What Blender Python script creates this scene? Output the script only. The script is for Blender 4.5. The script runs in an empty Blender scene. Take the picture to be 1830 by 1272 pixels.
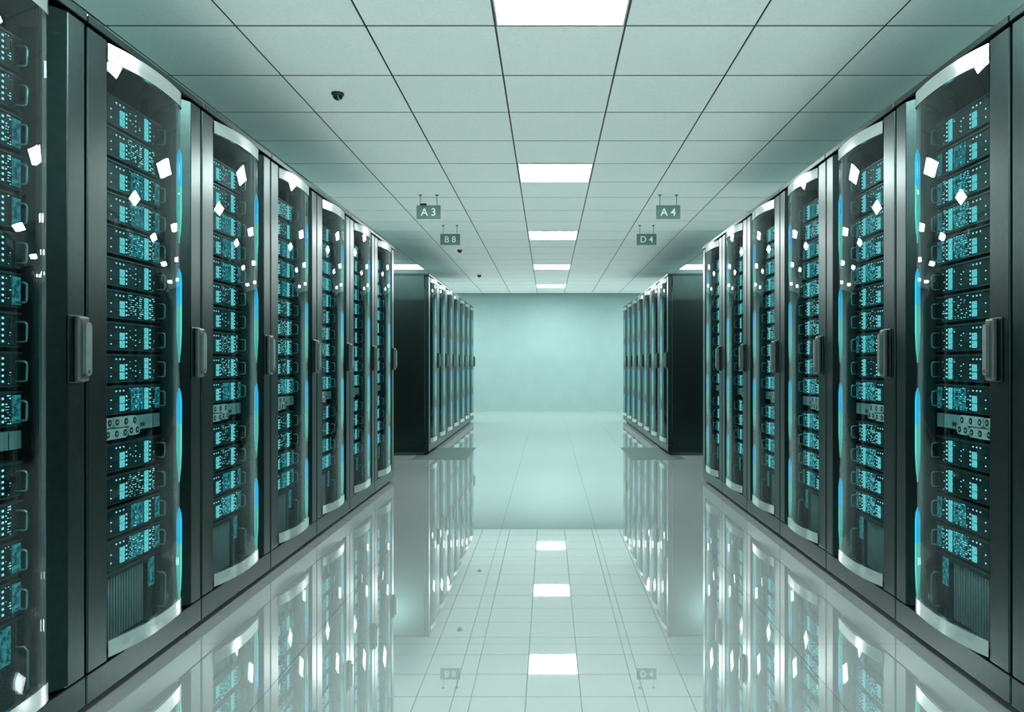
import bpy, bmesh, math, random
from mathutils import Vector

S = bpy.context.scene
COL = S.collection
R = random.Random(7)

# ------------------------------------------------------------------ camera, exposure
H = 1.045                       # eye height
F = 1351.0                      # focal length in pixels of the 1830 px wide frame
cam_data = bpy.data.cameras.new('camera')
cam_data.sensor_width = 36.0
cam_data.sensor_fit = 'HORIZONTAL'
cam_data.lens = F / 1830 * 36
cam_data.shift_x = -65 / 1830
cam_data.shift_y = 14 / 1830
cam_data.clip_start = 0.05
cam = bpy.data.objects.new('camera', cam_data)
cam.location = (0, 0, H)
cam.rotation_euler = (math.pi / 2, 0, 0)
COL.objects.link(cam)
S.camera = cam

S.view_settings.view_transform = 'Standard'
S.view_settings.look = 'None'
S.view_settings.gamma = 1
S.view_settings.exposure = 0.0
S.view_settings.use_curve_mapping = False
S.cycles.use_denoising = True
S.cycles.caustics_reflective = True
S.cycles.caustics_refractive = False
S.cycles.transparent_max_bounces = 24
S.cycles.max_bounces = 14
S.cycles.diffuse_bounces = 7
S.cycles.glossy_bounces = 6
S.cycles.sample_clamp_indirect = 10
S.cycles.blur_glossy = 1.0
S.cycles.use_adaptive_sampling = True
S.cycles.adaptive_threshold = 0.003

LAMP = 68.0                     # radiance of the ceiling light diffusers

w = bpy.data.worlds.new('world')
S.world = w
w.use_nodes = True
w.node_tree.nodes['Background'].inputs[0].default_value = (0, 0, 0, 1)

# ------------------------------------------------------------------ materials
def principled(name, col, rough=0.5, metal=0.0, spec=0.5, coat=0.0):
    m = bpy.data.materials.new(name)
    m.use_nodes = True
    b = m.node_tree.nodes['Principled BSDF']
    b.inputs['Base Color'].default_value = (*col, 1)
    b.inputs['Roughness'].default_value = rough
    b.inputs['Metallic'].default_value = metal
    b.inputs['Specular IOR Level'].default_value = spec
    b.inputs['Coat Weight'].default_value = coat
    return m

def noisy(m, scale, lo, hi, rough=None, stretch=(1, 1, 1)):
    """vary a principled material's colour (and roughness) with procedural noise"""
    nt = m.node_tree
    b = nt.nodes['Principled BSDF']
    c = b.inputs['Base Color'].default_value[:]
    tc = nt.nodes.new('ShaderNodeTexCoord')
    mp = nt.nodes.new('ShaderNodeMapping')
    mp.inputs['Scale'].default_value = stretch
    n = nt.nodes.new('ShaderNodeTexNoise')
    n.inputs['Scale'].default_value = scale
    n.inputs['Detail'].default_value = 4
    r = nt.nodes.new('ShaderNodeMapRange')
    r.inputs['From Min'].default_value = 0.3
    r.inputs['From Max'].default_value = 0.7
    r.inputs['To Min'].default_value = lo
    r.inputs['To Max'].default_value = hi
    mx = nt.nodes.new('ShaderNodeVectorMath')
    mx.operation = 'SCALE'
    mx.inputs[0].default_value = c[:3]
    nt.links.new(tc.outputs['Object'], mp.inputs[0])
    nt.links.new(mp.outputs[0], n.inputs['Vector'])
    nt.links.new(n.outputs[0], r.inputs['Value'])
    nt.links.new(r.outputs[0], mx.inputs['Scale'])
    nt.links.new(mx.outputs[0], b.inputs['Base Color'])
    if rough:
        r2 = nt.nodes.new('ShaderNodeMapRange')
        r2.inputs['To Min'].default_value = rough[0]
        r2.inputs['To Max'].default_value = rough[1]
        nt.links.new(n.outputs[0], r2.inputs['Value'])
        nt.links.new(r2.outputs[0], b.inputs['Roughness'])
    return m

def emitter(name, col, strength, sample=True, noise=None):
    m = bpy.data.materials.new(name)
    m.use_nodes = True
    nt = m.node_tree
    nt.nodes.clear()
    o = nt.nodes.new('ShaderNodeOutputMaterial')
    e = nt.nodes.new('ShaderNodeEmission')
    e.inputs[0].default_value = (*col, 1)
    e.inputs[1].default_value = strength
    nt.links.new(e.outputs[0], o.inputs[0])
    if noise:
        tc = nt.nodes.new('ShaderNodeTexCoord')
        n = nt.nodes.new('ShaderNodeTexNoise')
        n.inputs['Scale'].default_value = noise[0]
        n.inputs['Detail'].default_value = 3
        r = nt.nodes.new('ShaderNodeMapRange')
        r.inputs['From Min'].default_value = 0.35
        r.inputs['From Max'].default_value = 0.65
        r.inputs['To Min'].default_value = strength * noise[1]
        r.inputs['To Max'].default_value = strength * noise[2]
        nt.links.new(tc.outputs['Object'], n.inputs['Vector'])
        nt.links.new(n.outputs[0], r.inputs['Value'])
        nt.links.new(r.outputs[0], e.inputs[1])
    if not sample:
        m.cycles.emission_sampling = 'NONE'
    return m

M = {}
M['frame'] = noisy(principled('dark_coated_steel', (0.021, 0.043, 0.041), 0.3, 1.0, 0.25), 40, 0.9, 1.1)
M['black'] = noisy(principled('black_paint', (0.006, 0.009, 0.009), 0.5), 20, 0.8, 1.2)
M['side'] = noisy(principled('black_side_panel', (0.030, 0.055, 0.052), 0.26, 1.0, 0.3), 30, 0.9, 1.1)
M['silver'] = noisy(principled('brushed_silver', (0.82, 0.88, 0.86), 0.16, 1.0), 9, 0.92, 1.04, (0.10, 0.22), (1, 1, 4))
M['handle'] = noisy(principled('grey_handle_metal', (0.14, 0.20, 0.19), 0.35, 0.7), 30, 0.85, 1.1)
M['grey'] = noisy(principled('grey_bracket', (0.035, 0.055, 0.054), 0.4, 0.3), 30, 0.9, 1.1)
M['panel'] = noisy(principled('pale_panel_metal', (0.22, 0.36, 0.36), 0.4, 0.2), 25, 0.8, 1.05)
M['plug'] = noisy(principled('white_connector', (0.48, 0.56, 0.54), 0.4), 120, 0.6, 1.05)
M['wall'] = noisy(principled('teal_wall_paint', (0.225, 0.35, 0.338), 0.6, 0, 0.3), 3, 0.97, 1.03)
M['tile'] = noisy(principled('ceiling_tile', (0.835, 0.905, 0.887), 0.85, 0, 0.2), 60, 0.96, 1.03)
M['grid'] = principled('ceiling_grid_black', (0.01, 0.018, 0.017), 0.6)
M['rim'] = principled('light_rim', (0.45, 0.55, 0.52), 0.5)
M['sign'] = noisy(principled('sign_board', (0.10, 0.185, 0.168), 0.5), 20, 0.9, 1.1)
M['letter'] = principled('sign_letters', (0.80, 0.88, 0.86), 0.5)
M['rod'] = principled('sign_rod', (0.16, 0.24, 0.22), 0.4, 0.5)
M['dome'] = principled('smoked_dome', (0.006, 0.010, 0.010), 0.08, 0, 0.6)
M['vent'] = noisy(principled('vent_bars', (0.055, 0.115, 0.10), 0.5), 20, 0.85, 1.1)
M['ventdark'] = principled('vent_dark', (0.015, 0.03, 0.026), 0.6)
M['fin'] = noisy(principled('fin_metal', (0.26, 0.34, 0.33), 0.4, 0.2), 20, 0.9, 1.1)
M['loop'] = principled('steel_loop', (0.20, 0.42, 0.42), 0.25, 0.6)
M['lamp'] = emitter('lamp_diffuser', (0.96, 1.0, 0.985), LAMP)
M['lamp'].cycles.emission_sampling = 'FRONT'
M['blue'] = emitter('blue_light', (0.01, 0.45, 0.80), 1.7, False)
M['teal'] = emitter('teal_light', (0.07, 0.50, 0.43), 1.7, False)
M['bay'] = emitter('cyan_bay_light', (0.14, 0.62, 0.66), 1.75, False, (220, 0.45, 1.2))
M['dot'] = emitter('cyan_dot', (0.30, 0.85, 0.90), 1.6, False)
M['dim'] = emitter('painted_cyan_glow', (0.03, 0.26, 0.30), 0.85, False, (70, 0.25, 1.6))  # teal glow falling on the equipment faces, painted in as weak emission

def face_plate():
    m = principled('server_face', (0.008, 0.016, 0.017), 0.45, 0.2, 0.35)
    nt = m.node_tree
    b = nt.nodes['Principled BSDF']
    tc = nt.nodes.new('ShaderNodeTexCoord')
    v = nt.nodes.new('ShaderNodeTexVoronoi')
    v.inputs['Scale'].default_value = 190
    r = nt.nodes.new('ShaderNodeValToRGB')
    r.color_ramp.elements[0].position = 0.15
    r.color_ramp.elements[0].color = (0.035, 0.10, 0.105, 1)
    r.color_ramp.elements[1].position = 0.4
    r.color_ramp.elements[1].color = (0.005, 0.011, 0.012, 1)
    nt.links.new(tc.outputs['Object'], v.inputs['Vector'])
    nt.links.new(v.outputs['Distance'], r.inputs[0])
    nt.links.new(r.outputs[0], b.inputs['Base Color'])
    return m
M['face'] = face_plate()

def glass():
    m = bpy.data.materials.new('smoked_curved_glass')
    m.use_nodes = True
    nt = m.node_tree
    nt.nodes.clear()
    o = nt.nodes.new('ShaderNodeOutputMaterial')
    mix = nt.nodes.new('ShaderNodeMixShader')
    t = nt.nodes.new('ShaderNodeBsdfTransparent')
    t.inputs[0].default_value = (0.69, 0.80, 0.80, 1)
    g = nt.nodes.new('ShaderNodeBsdfGlossy')
    g.inputs['Roughness'].default_value = 0.012
    g.inputs['Color'].default_value = (0.95, 1, 1, 1)
    lw = nt.nodes.new('ShaderNodeLayerWeight')
    lw.inputs['Blend'].default_value = 0.5
    p = nt.nodes.new('ShaderNodeMath'); p.operation = 'POWER'; p.inputs[1].default_value = 5
    a = nt.nodes.new('ShaderNodeMath'); a.operation = 'MULTIPLY_ADD'
    a.inputs[1].default_value = 0.55; a.inputs[2].default_value = 0.035
    nt.links.new(lw.outputs['Facing'], p.inputs[0])
    nt.links.new(p.outputs[0], a.inputs[0])
    nt.links.new(a.outputs[0], mix.inputs[0])
    nt.links.new(t.outputs[0], mix.inputs[1])
    nt.links.new(g.outputs[0], mix.inputs[2])
    nt.links.new(mix.outputs[0], o.inputs[0])
    return m
M['glass'] = glass()

def floor_material():
    m = bpy.data.materials.new('polished_floor_panels')
    m.use_nodes = True
    nt = m.node_tree
    nt.nodes.clear()
    L = nt.links.new
    o = nt.nodes.new('ShaderNodeOutputMaterial')
    mix = nt.nodes.new('ShaderNodeMixShader')
    d = nt.nodes.new('ShaderNodeBsdfDiffuse')
    g = nt.nodes.new('ShaderNodeBsdfGlossy')
    g.inputs['Roughness'].default_value = 0.012
    g.inputs['Color'].default_value = (0.97, 1.0, 0.995, 1)
    tc = nt.nodes.new('ShaderNodeTexCoord')
    sep = nt.nodes.new('ShaderNodeSeparateXYZ')
    L(tc.outputs['Object'], sep.inputs[0])
    def joint(sock, off):
        a = nt.nodes.new('ShaderNodeMath'); a.operation = 'ADD'; a.inputs[1].default_value = 60 - off
        L(sock, a.inputs[0])
        b = nt.nodes.new('ShaderNodeMath'); b.operation = 'MODULO'; b.inputs[1].default_value = 0.6
        L(a.outputs[0], b.inputs[0])
        c = nt.nodes.new('ShaderNodeMath'); c.operation = 'LESS_THAN'; c.inputs[1].default_value = 0.0035
        L(b.outputs[0], c.inputs[0])
        return c.outputs[0]
    jx = joint(sep.outputs[0], 0.30)
    jy = joint(sep.outputs[1], 2.82)
    mx = nt.nodes.new('ShaderNodeMath'); mx.operation = 'MAXIMUM'
    L(jx, mx.inputs[0]); L(jy, mx.inputs[1])
    n = nt.nodes.new('ShaderNodeTexNoise'); n.inputs['Scale'].default_value = 1.5
    L(tc.outputs['Object'], n.inputs['Vector'])
    cr = nt.nodes.new('ShaderNodeValToRGB')
    cr.color_ramp.elements[0].position = 0.3
    cr.color_ramp.elements[0].color = (0.320, 0.392, 0.380, 1)
    cr.color_ramp.elements[1].position = 0.7
    cr.color_ramp.elements[1].color = (0.330, 0.402, 0.390, 1)
    L(n.outputs[0], cr.inputs[0])
    mc = nt.nodes.new('ShaderNodeMix'); mc.data_type = 'RGBA'
    L(mx.outputs[0], mc.inputs[0])
    L(cr.outputs[0], mc.inputs[6])
    mc.inputs[7].default_value = (0.12, 0.15, 0.146, 1)
    L(mc.outputs[2], d.inputs[0])
    lw = nt.nodes.new('ShaderNodeLayerWeight'); lw.inputs['Blend'].default_value = 0.5
    p = nt.nodes.new('ShaderNodeMath'); p.operation = 'POWER'; p.inputs[1].default_value = 4
    a = nt.nodes.new('ShaderNodeMath'); a.operation = 'MULTIPLY_ADD'
    a.inputs[1].default_value = 0.10; a.inputs[2].default_value = 0.58
    L(lw.outputs['Facing'], p.inputs[0]); L(p.outputs[0], a.inputs[0])
    jm = nt.nodes.new('ShaderNodeMath'); jm.operation = 'MULTIPLY_ADD'   # the open joints hardly mirror
    jm.inputs[1].default_value = -0.42; jm.inputs[2].default_value = 1.0
    L(mx.outputs[0], jm.inputs[0])
    fm = nt.nodes.new('ShaderNodeMath'); fm.operation = 'MULTIPLY'
    L(a.outputs[0], fm.inputs[0]); L(jm.outputs[0], fm.inputs[1])
    L(fm.outputs[0], mix.inputs[0])
    L(d.outputs[0], mix.inputs[1]); L(g.outputs[0], mix.inputs[2])
    L(mix.outputs[0], o.inputs[0])
    return m
M['floor'] = floor_material()

# ------------------------------------------------------------------ mesh helpers
class MB:
    def __init__(self, *mats):
        self.bm = bmesh.new()
        self.mats = mats
    def _mat(self, faces, i):
        for f in faces:
            f.material_index = i
    def box(self, x0, x1, y0, y1, z0, z1, mi=0, bev=0.0):
        if x0 > x1: x0, x1 = x1, x0
        if y0 > y1: y0, y1 = y1, y0
        vs = [self.bm.verts.new((x, y, z)) for z in (z0, z1) for (x, y) in ((x0, y0), (x1, y0), (x1, y1), (x0, y1))]
        fs = [self.bm.faces.new([vs[i] for i in q]) for q in
              ((3, 2, 1, 0), (4, 5, 6, 7), (0, 1, 5, 4), (1, 2, 6, 5), (2, 3, 7, 6), (3, 0, 4, 7))]
        self._mat(fs, mi)
        if bev:
            es = {e for f in fs for e in f.edges}
            r = bmesh.ops.bevel(self.bm, geom=list(es), offset=bev, segments=2, affect='EDGES', profile=0.5)
            self._mat(r['faces'], mi)
        return self
    def prism(self, poly, z0, z1, mi=0, bev=0.0):
        """polygon in x,y pulled up from z0 to z1"""
        a = [self.bm.verts.new((x, y, z0)) for x, y in poly]
        b = [self.bm.verts.new((x, y, z1)) for x, y in poly]
        n = len(poly)
        fs = [self.bm.faces.new(a[::-1]), self.bm.faces.new(b)]
        for i in range(n):
            fs.append(self.bm.faces.new((a[i], a[(i + 1) % n], b[(i + 1) % n], b[i])))
        self._mat(fs, mi)
        if bev:
            es = {e for f in fs for e in f.edges}
            r = bmesh.ops.bevel(self.bm, geom=list(es), offset=bev, segments=2, affect='EDGES', profile=0.5)
            self._mat(r['faces'], mi)
        return self
    def prism_x(self, poly, x0, x1, mi=0):
        """polygon in y,z pulled along x"""
        a = [self.bm.verts.new((x0, y, z)) for y, z in poly]
        b = [self.bm.verts.new((x1, y, z)) for y, z in poly]
        n = len(poly)
        fs = [self.bm.faces.new(a[::-1]), self.bm.faces.new(b)]
        for i in range(n):
            fs.append(self.bm.faces.new((a[i], a[(i + 1) % n], b[(i + 1) % n], b[i])))
        self._mat(fs, mi)
        return self
    def tube(self, pts, rad, seg=8, mi=0):
        pts = [Vector(p) for p in pts]
        rads = rad if isinstance(rad, (list, tuple)) else [rad] * len(pts)
        rings = []
        for i, p in enumerate(pts):
            t = (pts[min(i + 1, len(pts) - 1)] - pts[max(i - 1, 0)]).normalized()
            up = Vector((0, 0, 1)) if abs(t.z) < 0.9 else Vector((0, 1, 0))
            u = t.cross(up).normalized(); v = t.cross(u).normalized()
            rings.append([self.bm.verts.new(p + rads[i] * (math.cos(2 * math.pi * k / seg) * u + math.sin(2 * math.pi * k / seg) * v)) for k in range(seg)])
        fs = []
        for r0, r1 in zip(rings, rings[1:]):
            for k in range(seg):
                f = self.bm.faces.new((r0[k], r0[(k + 1) % seg], r1[(k + 1) % seg], r1[k]))
                f.smooth = True
                fs.append(f)
        fs.append(self.bm.faces.new(rings[0][::-1])); fs.append(self.bm.faces.new(rings[-1]))
        self._mat(fs, mi)
        return self
    def lathe(self, prof, c, seg=24, mi=0):
        """profile of (radius, z) about a vertical axis through c"""
        rings = []
        for r, z in prof:
            if r < 1e-6:
                rings.append([self.bm.verts.new((c[0], c[1], c[2] + z))])
            else:
                rings.append([self.bm.verts.new((c[0] + r * math.cos(2 * math.pi * k / seg), c[1] + r * math.sin(2 * math.pi * k / seg), c[2] + z)) for k in range(seg)])
        fs = []
        for a, b in zip(rings, rings[1:]):
            for k in range(seg):
                q = [a[k % len(a)], a[(k + 1) % len(a)], b[(k + 1) % len(b)], b[k % len(b)]]
                q = list(dict.fromkeys(q))
                if len(q) > 2:
                    f = self.bm.faces.new(q); f.smooth = True; fs.append(f)
        self._mat(fs, mi)
        return self
    def mesh(self, name):
        bmesh.ops.recalc_face_normals(self.bm, faces=self.bm.faces)
        me = bpy.data.meshes.new(name)
        self.bm.to_mesh(me)
        self.bm.free()
        for m in self.mats:
            me.materials.append(m)
        return me

def link(name, me, parent=None, loc=(0, 0, 0)):
    o = bpy.data.objects.new(name, me)
    o.location = loc
    if parent:
        o.parent = parent
    COL.objects.link(o)
    return o

def tag(o, label, cat, group=None):
    o['label'] = label
    o['category'] = cat
    if group:
        o['group'] = group
    return o

def thing(name, loc, label, cat, group=None):
    return tag(link(name, None, None, loc), label, cat, group)

def structure(name, me):
    o = link(name, me)
    o['kind'] = 'structure'
    return o

# ------------------------------------------------------------------ the room
CEIL = H + 1.56
XL, XR = -0.245 - 3.6, 0.355 + 3.6
YB, YF = 0.6 * (-6 - 0.18), 0.6 * (28 - 0.18)
WT = 0.12
structure('floor', MB(M['floor']).box(XL - WT, XR + WT, YB - WT, YF + WT, -0.1, 0).mesh('floor'))
structure('wall_back', MB(M['wall']).box(XL - WT, XR + WT, YF, YF + WT, 0, CEIL + 0.06).mesh('wall_back'))
structure('wall_front', MB(M['wall']).box(XL - WT, XR + WT, YB - WT, YB, 0, CEIL + 0.06).mesh('wall_front'))
structure('wall_left', MB(M['wall']).box(XL - WT, XL, YB, YF, 0, CEIL + 0.06).mesh('wall_left'))
structure('wall_right', MB(M['wall']).box(XR, XR + WT, YB, YF, 0, CEIL + 0.06).mesh('wall_right'))

light_slots = {(i, j) for i in (-4, 0, 4) for j in (-5, 0, 5, 10, 15, 20, 25)}
cm = MB(M['tile'], M['grid'])
cm.box(XL - WT, XR + WT, YB - WT, YF + WT, CEIL + 0.003, CEIL + 0.06, 1)
for i in range(-6, 7):
    for j in range(-6, 28):
        if (i, j) in light_slots:
            continue
        x0 = -0.245 + 0.6 * i
        y0 = 0.6 * (j - 0.18)
        cm.box(x0 + 0.005, x0 + 0.595, y0 + 0.0085, y0 + 0.5915, CEIL, CEIL + 0.003, 0)
structure('ceiling', cm.mesh('ceiling'))

# ceiling lights
lf = MB(M['rim'])
for a in ((-0.294, 0.294, -0.293, -0.284), (-0.294, 0.294, 0.284, 0.293), (-0.294, -0.286, -0.284, 0.284), (0.286, 0.294, -0.284, 0.284)):
    lf.box(*a, -0.002, 0.0035)
light_frame = lf.mesh('light_frame')
light_diff = MB(M['lamp']).box(-0.286, 0.286, -0.284, 0.284, 0.0, 0.0034).mesh('light_diffuser')
ordw = ['first', 'second', 'third', 'fourth', 'fifth', 'sixth', 'seventh', 'eighth', 'ninth', 'tenth',
        'eleventh', 'twelfth', 'thirteenth', 'fourteenth', 'fifteenth']
mid_label = {5: 'white square ceiling light at the top edge of the picture over the aisle',
             10: 'white square ceiling light over the aisle just in front of the hanging signs',
             15: 'white square ceiling light over the aisle just beyond the four hanging signs',
             20: 'small white ceiling light over the aisle between the two far cabinet rows',
             25: 'faint farthest white ceiling light over the aisle beside the end wall'}
for (i, j) in sorted(light_slots, key=lambda q: (q[1], abs(q[0]), q[0])):
    x0 = -0.245 + 0.6 * i + 0.3
    y0 = 0.6 * (j - 0.18) + 0.3
    side = {-4: 'left', 0: 'middle', 4: 'right'}[i]
    if i == 0 and j in mid_label:
        lab = mid_label[j]
    elif j == 20:
        lab = 'white ceiling light seen just above the %s far cabinet row' % side
    else:
        where = {-5: 'far behind the camera', 0: 'right above the camera', 5: 'behind the nearest cabinets',
                 10: 'behind the last near cabinets', 15: 'behind the first far cabinets', 25: 'beyond the far cabinets at the end wall'}[j]
        lab = 'white ceiling light in the %s line, %s' % (side, where)
    t = thing('ceiling_light', (x0, y0, CEIL), lab, 'ceiling light', 'ceiling lights')
    link('frame', light_frame, t)
    link('diffuser', light_diff, t)

# ------------------------------------------------------------------ server cabinets
XF = 1.37          # aisle face of the cabinets
W = 0.738
PITCH = 0.744
DEPTH = 1.0
ZT = 2.08
G0, G1 = 0.107, 0.565      # window along the row

def arc(s, out=0.0, n=28):
    """plan curve of the bulging window: points (x, y); out moves it towards the aisle.
    A gentle arc that turns back to the frame over a short rounded end."""
    half = (G1 - G0) / 2
    cy = (G0 + G1) / 2
    pts = []
    for k in range(n + 1):
        t = math.sin(math.pi / 2 * (2 * k / n - 1))
        d = 0.033 * (1 - t * t) if t < 0 else 0.021 * (1 - t * t) + 0.012 * (1 - t ** 14)
        pts.append((s * -(d + out), cy + half * t * (1 + out * 0.8 / half)))
    return pts

def curved_sheet(mb, s, z0, z1, out0, out1, mi=0, n=28):
    A, B = arc(s, out0, n), arc(s, out1, n)
    bm = mb.bm
    def col(p):
        return bm.verts.new((p[0], p[1], z0)), bm.verts.new((p[0], p[1], z1))
    ca = [col(p) for p in A]; cb = [col(p) for p in B]
    fs = []
    for c in (ca, cb):
        for k in range(n):
            f = bm.faces.new((c[k][0], c[k + 1][0], c[k + 1][1], c[k][1])); f.smooth = True; fs.append(f)
    for k in range(n):
        fs.append(bm.faces.new((ca[k][0], ca[k + 1][0], cb[k + 1][0], cb[k][0])))
        fs.append(bm.faces.new((ca[k][1], ca[k + 1][1], cb[k + 1][1], cb[k][1])))
    for k in (0, n):
        fs.append(bm.faces.new((ca[k][0], ca[k][1], cb[k][1], cb[k][0])))
    for f in fs[2 * n:]:
        for e in f.edges:
            e.smooth = False
    mb._mat(fs, mi)
    return mb

CAB = {}
def cabinet_meshes(s):
    d = {}
    d['body'] = (MB(M['side'], M['black'])
        .box(s * 0.051, s * DEPTH, 0, 0.014, 0.099, ZT - 0.026, 0)
        .box(s * 0.051, s * DEPTH, W - 0.014, W, 0.099, ZT - 0.026, 0)
        .box(s * (DEPTH - 0.014), s * DEPTH, 0.014, W - 0.014, 0.099, ZT - 0.026, 0)
        .box(s * 0.051, s * (DEPTH - 0.014), 0.0138, 0.0165, 0.099, ZT - 0.026, 1)
        .box(s * 0.051, s * (DEPTH - 0.014), W - 0.0165, W - 0.0138, 0.099, ZT - 0.026, 1)
        .box(s * 0.06, s * (DEPTH - 0.014), 0.014, W - 0.014, ZT - 0.045, ZT - 0.026, 1)
        .box(s * 0.13, s * 0.16, 0.055, 0.105, 0.11, ZT - 0.045, 1)
        .box(s * 0.13, s * 0.16, 0.590, 0.640, 0.11, ZT - 0.045, 1)
        ).mesh('cabinet_body')
    d['top'] = MB(M['frame']).box(s * -0.006, s * DEPTH, 0, W, ZT - 0.024, ZT, 0, 0.003).mesh('top_rail')
    d['plinth'] = MB(M['frame']).box(s * 0.0, s * 0.05, 0, W, 0.034, 0.120, 0, 0.003).box(s * 0.05, s * DEPTH, 0, W, 0.034, 0.098, 0).mesh('plinth')
    d['kick'] = MB(M['black']).box(s * 0.06, s * (DEPTH - 0.03), 0.004, W - 0.004, 0.002, 0.035).mesh('kick_base')
    # door: near stile, far stile with chamfered return, sill and head behind the curved glass
    z0, z1 = 0.124, ZT - 0.030
    dm = MB(M['frame'], M['black'])
    dm.prism([(s * 0.0, 0.004), (s * 0.0, 0.105), (s * 0.045, 0.105), (s * 0.045, 0.004)], z0, z1, 0, 0.004)
    dm.prism([(s * 0.045, 0.584), (s * 0.034, 0.594), (s * 0.0, 0.654), (s * 0.0, W - 0.004), (s * 0.045, W - 0.004)], z0, z1, 0, 0.003)
    dm.box(s * 0.012, s * 0.045, 0.105, 0.584, z0, z0 + 0.02, 1)
    dm.box(s * 0.012, s * 0.045, 0.105, 0.584, z1 - 0.022, z1, 1)
    d['door'] = dm.mesh('door')
    d['glass'] = curved_sheet(MB(M['glass']), s, 0.183, 1.990, 0.0, -0.005).mesh('window_glass')
    bands = []
    for a, b, cap in ((0.133, 0.184, 0), (1.989, 2.040, 1)):
        mb = curved_sheet(MB(M['silver'], M['black']), s, a, b, 0.003, -0.008)
        zc = b - 0.006 if cap else a + 0.002
        P = arc(s, -0.0085)
        mb.prism(P, zc, zc + 0.004, 1)
        bands.append(mb.mesh('trim_band'))
    d['bands'] = bands
    d['channel'] = (MB(M['black']).box(s * 0.0135, s * 0.024, 0.566, 0.582, 0.15, 2.02)).mesh('light_channel')
    xs, yv = s * 0.006, 0.574
    b = MB(M['blue']).tube([(xs, yv, 0.0), (xs, yv, 0.085), (xs, yv, 0.115), (xs, yv, 0.135)], [0.009, 0.009, 0.007, 0.002], 10)
    d['blue'] = b.mesh('blue_light')
    d['teal'] = MB(M['teal']).tube([(xs, yv, 0.0), (xs, yv, -0.10), (xs, yv, -0.17), (xs, yv, -0.215)], [0.009, 0.009, 0.006, 0.002], 10).mesh('teal_light')
    # door handle
    if s < 0:
        a, b = 0.652, 0.730
    else:
        a, b = 0.034, 0.100
    hp = MB(M['frame'], M['grey'], M['black'])
    hp.box(s * 0.001, s * -0.005, a, b, 0.990, 1.186, 0, 0.002)
    c0, c1 = a + 0.3 * (b - a), b - 0.006
    hp.box(s * -0.004, s * -0.022, c0, c1, 0.993, 1.183, 1, 0.006)
    hp.box(s * -0.0215, s * -0.0235, c0 + 0.008, c1 - 0.006, 1.004, 1.172, 2, 0.0008)
    d['handle_plate'] = hp.mesh('handle_plate')
    m0, m1 = c0 + 0.011, c1 - 0.009
    gp = MB(M['handle'], M['black'])
    ym = (m0 + m1) / 2; rr = (m1 - m0) / 2
    poly = [(ym + rr * math.cos(t), 1.010 + rr + rr * math.sin(t)) for t in [math.pi + math.pi * k / 8 for k in range(9)]]
    poly += [(ym + rr * math.cos(t), 1.166 - rr + rr * math.sin(t)) for t in [math.pi * k / 8 for k in range(9)]]
    gp.prism_x(poly, s * -0.022, s * -0.034)
    gp.prism_x([(ym + 0.006 * math.cos(2 * math.pi * k / 12), 1.022 + 0.006 * math.sin(2 * math.pi * k / 12)) for k in range(12)], s * -0.033, s * -0.035, 1)
    d['grip'] = gp.mesh('handle_grip')
    return d

def add_cabinet(s, y, label, group, lit=True):
    d = CAB.setdefault(s, None) or CAB.__setitem__(s, cabinet_meshes(s)) or CAB[s]
    t = thing('server_cabinet', (s * XF, y, 0), label, 'server cabinet', group)
    link('cabinet_body', d['body'], t)
    link('top_rail', d['top'], t)
    link('plinth', d['plinth'], t)
    link('kick_base', d['kick'], t)
    door = link('door', d['door'], t)
    g = link('window_glass', d['glass'], door); g['label'] = 'curved smoked glass window'
    for b in d['bands']:
        q = link('trim_band', b, door); q['label'] = 'curved silver trim band'
    link('handle_plate', d['handle_plate'], door)
    q = link('handle_grip', d['grip'], door); q['label'] = 'grey pull handle'
    ch = link('light_strip', d['channel'], t)
    for k in range(4 if lit else 0):
        zt = 1.845 - 0.445 * k
        q = link('blue_light', d['blue'], ch, (0, 0, zt - 0.135)); q['label'] = 'bright blue strip light'
        q = link('teal_light', d['teal'], ch, (0, 0, zt - 0.1355)); q['label'] = 'teal strip light'
    return t

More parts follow.
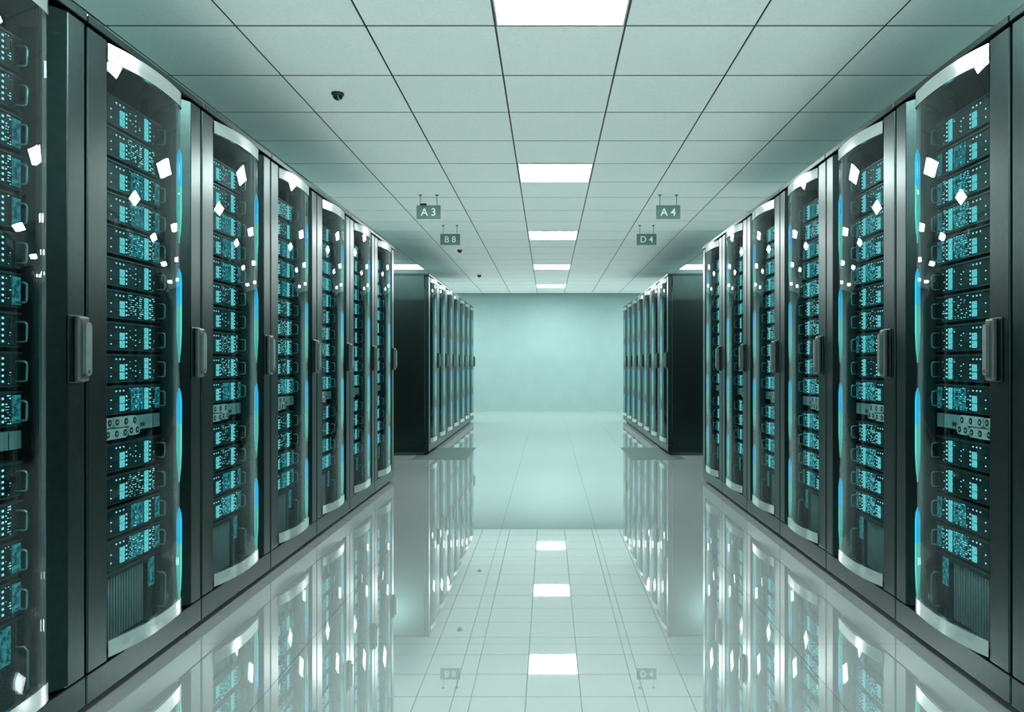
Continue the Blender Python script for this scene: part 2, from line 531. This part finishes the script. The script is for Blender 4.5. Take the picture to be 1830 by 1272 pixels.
# ------------------------------------------------------------------ what stands in the cabinets
SX = 0.085           # server face behind the door plane
UH = 0.1077
SH = 0.097           # height of one server
NVAR = 6
SRV = {}
def server_meshes(s):
    d = {}
    c = MB(M['face'], M['black'], M['grey'])
    c.box(s * (SX + 0.004), s * 0.60, 0.118, 0.580, 0, SH, 1)
    c.box(s * SX, s * (SX + 0.006), 0.112, 0.588, 0.001, SH - 0.001, 0, 0.001)
    c.box(s * (SX - 0.004), s * (SX + 0.004), 0.112, 0.588, SH - 0.007, SH - 0.001, 2)
    c.box(s * (SX - 0.002), s * (SX + 0.004), 0.112, 0.588, 0.001, 0.004, 2)
    c.box(s * (SX - 0.002), s * (SX + 0.002), 0.545, 0.548, 0.004, SH - 0.007, 2)
    c.box(s * (SX - 0.002), s * (SX + 0.002), 0.152, 0.155, 0.004, SH - 0.007, 2)
    d['chassis'] = c.mesh('chassis')
    x0, x1 = s * (SX + 0.001), s * (SX - 0.003)
    b = MB(M['bay'])
    for k in range(2):
        b.box(x0, x1, 0.322, 0.349, 0.010 + k * 0.027, 0.0345 + k * 0.027)
    d['bay'] = b.mesh('drive_bay')
    b = MB(M['bay'])
    for k in range(4):
        b.box(x0, x1, 0.478, 0.502, 0.008 + k * 0.0195, 0.0262 + k * 0.0195)
    d['column'] = b.mesh('drive_column')
    rr = random.Random(3 if s > 0 else 4)
    def strip(name, dots, bezel):
        b = MB(M['dot'], M['black'])
        b.box(x0, s * (SX - 0.001), *bezel, 1)
        for y, z, r in dots:
            b.box(s * (SX - 0.0008), s * (SX - 0.002), y - r, y + r, z - r * 0.8, z + r * 0.8)
        return b.mesh(name)
    d['top'] = strip('status_lights', [(0.300 + 0.022 * k, 0.079, 0.0033) for k in range(3)], (0.294, 0.350, 0.0755, 0.0825))
    d['col1'] = strip('light_column', [(0.3615, 0.016 + 0.0145 * k, 0.0036) for k in range(4)], (0.357, 0.366, 0.011, 0.066))
    d['col2'] = strip('light_column', [(0.5145, 0.016 + 0.0155 * k, 0.0038) for k in range(5)], (0.510, 0.519, 0.011, 0.084))
    d['lights'] = []
    for v in range(NVAR):
        b = MB(M['dot'])
        def dot(y, z, r):
            b.box(x0, s * (SX - 0.002), y - r, y + r, z - r * 0.8, z + r * 0.8)
        for k in range(4):
            if rr.random() < 0.6:
                dot(0.420, 0.02 + 0.018 * k, 0.002)
        for k in range(2):
            dot(0.27, 0.022 + 0.028 * k, 0.0025)
        for k in range((8, 40, 90)[v % 3]):      # scattered activity lights
            dot(rr.choice([0.376, 0.385, 0.394, 0.403, 0.412, 0.421, 0.430, 0.439, 0.448, 0.457, 0.466, 0.527, 0.535, 0.543]) + rr.uniform(-0.002, 0.002),
                0.010 + 0.0075 * rr.randrange(11), rr.choice([0.0008, 0.0011, 0.0015, 0.0022]))
        d['lights'].append(b.mesh('activity_lights'))
    d['dim'] = MB(M['dim']).box(x0, s * (SX - 0.0007), 0.392, 0.470, 0.008, 0.086).mesh('painted_glow')  # added patches imitating the glow of the drive lights on the face
    d['dim2'] = MB(M['dim']).box(x0, s * (SX - 0.0007), 0.551, 0.584, 0.008, 0.086).mesh('painted_glow')
    for nm, y in (('h1', 0.566), ('h0', 0.134)):
        xo = s * (SX - 0.030); xi = s * (SX + 0.001); xm = s * (SX - 0.022)
        d[nm] = MB(M['loop']).tube([(xi, y, 0.016), (xm, y, 0.016), (s * (SX - 0.028), y, 0.0185), (xo, y, 0.025),
                                    (xo, y, 0.061), (s * (SX - 0.028), y, 0.0675), (xm, y, 0.070), (xi, y, 0.070)], 0.0032, 8).mesh('handle')
    return d

def stadium(y0, y1, z0, z1, n=8):
    r = (z1 - z0) / 2; zc = (z0 + z1) / 2
    p = [(y1 - r + r * math.cos(t), zc + r * math.sin(t)) for t in [-math.pi / 2 + math.pi * k / n for k in range(n + 1)]]
    p += [(y0 + r + r * math.cos(t), zc + r * math.sin(t)) for t in [math.pi / 2 + math.pi * k / n for k in range(n + 1)]]
    return p

def panel_meshes(s):
    d = {}
    c = MB(M['panel'], M['black'])
    c.box(s * SX, s * 0.45, 0.112, 0.588, 0.030, 0.080, 0, 0.001)
    c.box(s * (SX - 0.0008), s * (SX + 0.001), 0.536, 0.539, 0.032, 0.078, 1)
    for k in range(2):
        c.box(s * (SX - 0.0008), s * (SX + 0.001), 0.452 + 0.016 * k, 0.464 + 0.016 * k, 0.040, 0.054, 1)
    d['face'] = c.mesh('panel_face')
    d['con'] = []
    for y0, y1, z0, z1 in ((0.145, 0.262, 0.052, 0.084), (0.268, 0.412, 0.050, 0.084), (0.215, 0.352, 0.012, 0.046), (0.354, 0.428, 0.016, 0.050)):
        mb = MB(M['plug'], M['black'])
        mb.prism_x(stadium(y0, y1, z0, z1), s * (SX + 0.001), s * (SX - 0.012))
        n = max(2, int((y1 - y0) / 0.036))
        for k in range(n):
            yc = y0 + 0.018 + (y1 - y0 - 0.036) * k / (n - 1)
            zc = (z0 + z1) / 2
            mb.prism_x([(yc + 0.0105 * math.cos(2 * math.pi * q / 14), zc + 0.0115 * math.sin(2 * math.pi * q / 14)) for q in range(14)], s * (SX - 0.010), s * (SX - 0.0128), 1)
            mb.prism_x([(yc + 0.004 * math.cos(2 * math.pi * q / 8), zc + 0.004 * math.sin(2 * math.pi * q / 8)) for q in range(8)], s * (SX - 0.012), s * (SX - 0.0135), 0)
        d['con'].append(mb.mesh('connector'))
    return d

def fin_meshes(s):
    d = {}
    c = MB(M['face'], M['black'], M['grey'])
    c.box(s * (SX + 0.02), s * 0.60, 0.112, 0.588, 0, 0.235, 1)
    c.box(s * SX, s * (SX + 0.022), 0.500, 0.588, 0, 0.235, 0, 0.001)
    c.box(s * SX, s * (SX + 0.022), 0.112, 0.500, 0.215, 0.235, 0, 0.001)
    c.box(s * (SX - 0.003), s * (SX + 0.004), 0.112, 0.588, 0.229, 0.235, 2)
    d['case'] = c.mesh('unit_case')
    b = MB(M['fin'])
    n = 24
    for k in range(n):
        y = 0.120 + k * (0.372 / (n - 1))
        b.box(s * (SX + 0.0155), s * (SX + 0.021), y, y + 0.0062, 0.004, 0.214)
    d['fins'] = b.mesh('fins')
    d['glow'] = MB(M['dim']).box(s * (SX + 0.001), s * (SX - 0.0012), 0.505, 0.545, 0.120, 0.222).mesh('painted_glow')  # glow on the case imitated by an added emissive patch
    y = 0.566; xi = s * (SX + 0.001); xo = s * (SX - 0.032)
    d['loop'] = MB(M['loop']).tube([(xi, y, 0.03), (s * (SX - 0.024), y, 0.03), (xo, y, 0.042), (xo, y, 0.145), (s * (SX - 0.024), y, 0.157), (xi, y, 0.157)], 0.0035, 8).mesh('handle')
    return d

SRV = {s: server_meshes(s) for s in (-1, 1)}
PNL = {s: panel_meshes(s) for s in (-1, 1)}
FIN = {s: fin_meshes(s) for s in (-1, 1)}

ZS = [1.947 - UH * (k + 1) for k in range(10)]          # bottoms of the ten upper servers
ZP = ZS[-1] - 0.088
ZS += [ZP - UH * (k + 1) + 0.004 for k in range(4)]
ZF = ZS[-1] - 0.240

def fill_cabinet(s, y, nth, side):
    d = SRV[s]
    rr = random.Random(100 * nth + (s > 0))
    rowname = 'near %s row' % side
    for k, z in enumerate(ZS):
        t = thing('server', (s * XF, y, z + 0.004),
                  'black server with cyan lights, %s from top in %s cabinet of %s' % (ordw[k], ordw[nth - 1], rowname),
                  'server', 'servers in the near %s cabinets' % side)
        link('chassis', d['chassis'], t)
        q = link('drive_bay', d['bay'], t); q['label'] = 'pair of lit cyan drive bays'
        q = link('drive_column', d['column'], t); q['label'] = 'upright column of lit cyan drive bays'
        v = rr.randrange(NVAR)
        if k in (5, 7, 8, 10) and nth < 3:
            v = 0
        q = link('status_lights', d['top'], t); q['label'] = 'row of three small status lights'
        link('light_column', d['col1'], t); link('light_column', d['col2'], t)
        q = link('activity_lights', d['lights'][v], t); q['label'] = 'scattered tiny cyan lights'; q['kind'] = 'stuff'
        link('handle', d['h1'], t); link('handle', d['h0'], t)
        if k in (2, 3, 4, 9, 12, 13) or rr.random() < 0.15:
            q = link('painted_glow', d['dim'], t); q['label'] = 'painted teal glow on the face between the drive columns'
            q = link('painted_glow', d['dim2'], t); q['label'] = 'painted teal glow on the face at the handle'
    p = PNL[s]
    t = thing('patch_panel', (s * XF, y, ZP), 'pale patch panel with white oval connectors in %s cabinet of %s' % (ordw[nth - 1], rowname),
              'patch panel', 'patch panels in the cabinets')
    link('panel_face', p['face'], t)
    for c in p['con']:
        q = link('connector', c, t); q['label'] = 'white oval connector block'
    f = FIN[s]
    t = thing('finned_unit', (s * XF, y, ZF), 'dark ribbed unit at the bottom of %s cabinet of %s' % (ordw[nth - 1], rowname),
              'power unit', 'ribbed units at the cabinet bottoms')
    link('unit_case', f['case'], t)
    link('fins', f['fins'], t)
    q = link('painted_glow', f['glow'], t); q['label'] = 'painted teal glow on the unit face'
    link('handle', f['loop'], t)

Y_NEAR = 2.2435 - PITCH
Y_FAR = 8.65

# the far cabinets show only a lit equipment front behind the glass
def far_front(s):
    b = MB(M['black'], M['face'], M['bay'], M['dim'])
    b.box(s * (SX + 0.012), s * 0.2, 0.112, 0.588, 0.13, 1.95, 0)
    for z in ZS:
        b.box(s * SX, s * (SX + 0.013), 0.112, 0.588, z + 0.004, z + 0.004 + SH, 1)
        for k in range(4):
            b.box(s * SX, s * (SX - 0.003), 0.477, 0.511, z + 0.012 + k * 0.0195, z + 0.030 + k * 0.0195, 2)
        b.box(s * SX, s * (SX - 0.002), 0.551, 0.584, z + 0.012, z + 0.09, 3)  # painted glow at the handle end, not a lamp
    return b.mesh('equipment_front')
FARF = {s: far_front(s) for s in (-1, 1)}

for s, side in ((-1, 'left'), (1, 'right')):
    for k in range(7):
        y = Y_NEAR + k * PITCH
        if k == 0:
            lab = 'nearest black server cabinet of the near %s row, cut off by the picture edge' % side
        elif k == 6:
            lab = 'last black glass-fronted server cabinet of the near %s row, next to the gap' % side
        else:
            lab = '%s black server cabinet from the camera in the near %s row' % (ordw[k], side)
        add_cabinet(s, y, lab, 'near %s row of server cabinets' % side, k > 0)
        if not (s > 0 and k == 0):
            fill_cabinet(s, y, k + 1, side)
    for k in range(7):
        y = Y_FAR + k * PITCH
        if k == 0:
            lab = 'front cabinet of the far %s row showing its plain dark side panel' % side
        elif k == 6:
            lab = 'last server cabinet of the far %s row, closest to the end wall' % side
        else:
            lab = '%s narrow-looking server cabinet from the gap in the far %s row' % (ordw[k], side)
        t = add_cabinet(s, y, lab, 'far %s row of server cabinets' % side)
        q = link('equipment_front', FARF[s], t); q['label'] = 'dark equipment front with teal lights'

# ------------------------------------------------------------------ signs hanging from the ceiling
def text_mesh(txt, size):
    cu = bpy.data.curves.new('lettering', 'FONT')
    cu.body = txt
    cu.size = size
    cu.align_x = 'CENTER'
    cu.align_y = 'CENTER'
    cu.extrude = 0.0008
    cu.offset = 0.0009
    cu.space_character = 1.05
    cu.space_word = 0.8
    o = bpy.data.objects.new('lettering_source', cu)
    COL.objects.link(o)
    dg = bpy.context.evaluated_depsgraph_get()
    me = bpy.data.meshes.new_from_object(o.evaluated_get(dg))
    bpy.data.objects.remove(o)
    bpy.data.curves.remove(cu)
    me.materials.clear()
    me.materials.append(M['letter'])
    return me

ZB0, ZB1 = H + 1.338, H + 1.462
for txt, x, y, lab, clip in (
        ('A 3', -1.106, 6.98, 'grey-green hanging sign reading A 3, on the left', True),
        ('A 4', 1.106, 6.98, 'grey-green hanging sign reading A 4, on the right', False),
        ('B 8', -1.106, 8.515, 'smaller-looking hanging sign reading B 8, farther away on the left', False),
        ('D 4', 1.106, 8.515, 'smaller-looking hanging sign reading D 4, farther away on the right', False)):
    t = thing('hanging_sign', (x, y, ZB0), lab, 'sign', 'signs hanging over the aisle')
    h = ZB1 - ZB0
    link('sign_board', MB(M['sign']).box(-0.111, 0.111, -0.006, 0.006, 0, h, 0, 0.0015).mesh('sign_board'), t)
    q = link('lettering', text_mesh(txt, 0.098), t, (0, -0.0065, h * 0.47))
    q.rotation_euler = (math.pi / 2, 0, 0)
    q['label'] = 'white letters'
    for rx in (-0.077, 0.077):
        rod = link('rod', MB(M['rod']).tube([(rx, 0, h - 0.004), (rx, 0, CEIL - ZB0 - 0.003)], 0.0032, 8).mesh('rod'), t)
        link('ceiling_cap', MB(M['rod']).lathe([(0.0035, 0), (0.017, 0.011), (0.017, 0.0142), (0, 0.0142)], (rx, 0, CEIL - ZB0 - 0.0145), 16).mesh('ceiling_cap'), rod)
    if clip:
        link('clip', MB(M['black']).box(-0.078, -0.018, -0.012, 0.012, h - 0.002, h + 0.018, 0, 0.003).mesh('clip'), t)

# ------------------------------------------------------------------ dome cameras on the ceiling
for y, lab in ((4.36, 'small black dome camera on the ceiling, nearest of the three'),
               (10.36, 'small black dome camera on the ceiling just beyond sign B 8'),
               (13.30, 'tiny black dome camera on the ceiling, farthest of the three')):
    t = thing('dome_camera', (-1.215, y, CEIL), lab, 'security camera', 'dome cameras on the ceiling')
    link('base_ring', MB(M['black']).lathe([(0, 0), (0.036, 0), (0.036, -0.010), (0.031, -0.014), (0, -0.014)], (0, 0, 0), 24).mesh('base_ring'), t)
    prof = [(0.030 * math.cos(a), -0.013 - 0.028 * math.sin(a)) for a in [math.pi / 2 * k / 8 for k in range(8)]] + [(0, -0.041)]
    link('dome', MB(M['dome']).lathe(prof, (0, 0, 0), 24).mesh('dome'), t)

# ------------------------------------------------------------------ vented floor panels in the gap
vb = MB(M['ventdark']).box(-0.3, 0.3, 0, 1.2, 0, 0.0008).mesh('vent_base')
vs = MB(M['vent'])
for a in ((-0.3, 0.3, 0, 0.012), (-0.3, 0.3, 1.188, 1.2), (-0.3, -0.288, 0.012, 1.188), (0.288, 0.3, 0.012, 1.188)):
    vs.box(*a, 0.0004, 0.0018)
for k in range(22):
    x = -0.288 + 0.576 * k / 22
    vs.box(x + 0.005, x + 0.024, 0.012, 1.188, 0.0004, 0.0018)
vs = vs.mesh('vent_grille')
for s, side in ((-1, 'left'), (1, 'right')):
    t = thing('floor_vent', (s * 1.2, 8.22, 0), 'green-grey slotted floor vent at the foot of the far %s cabinet row' % side, 'floor vent', 'floor vents')
    link('vent_base', vb, t)
    link('grille', vs, t)
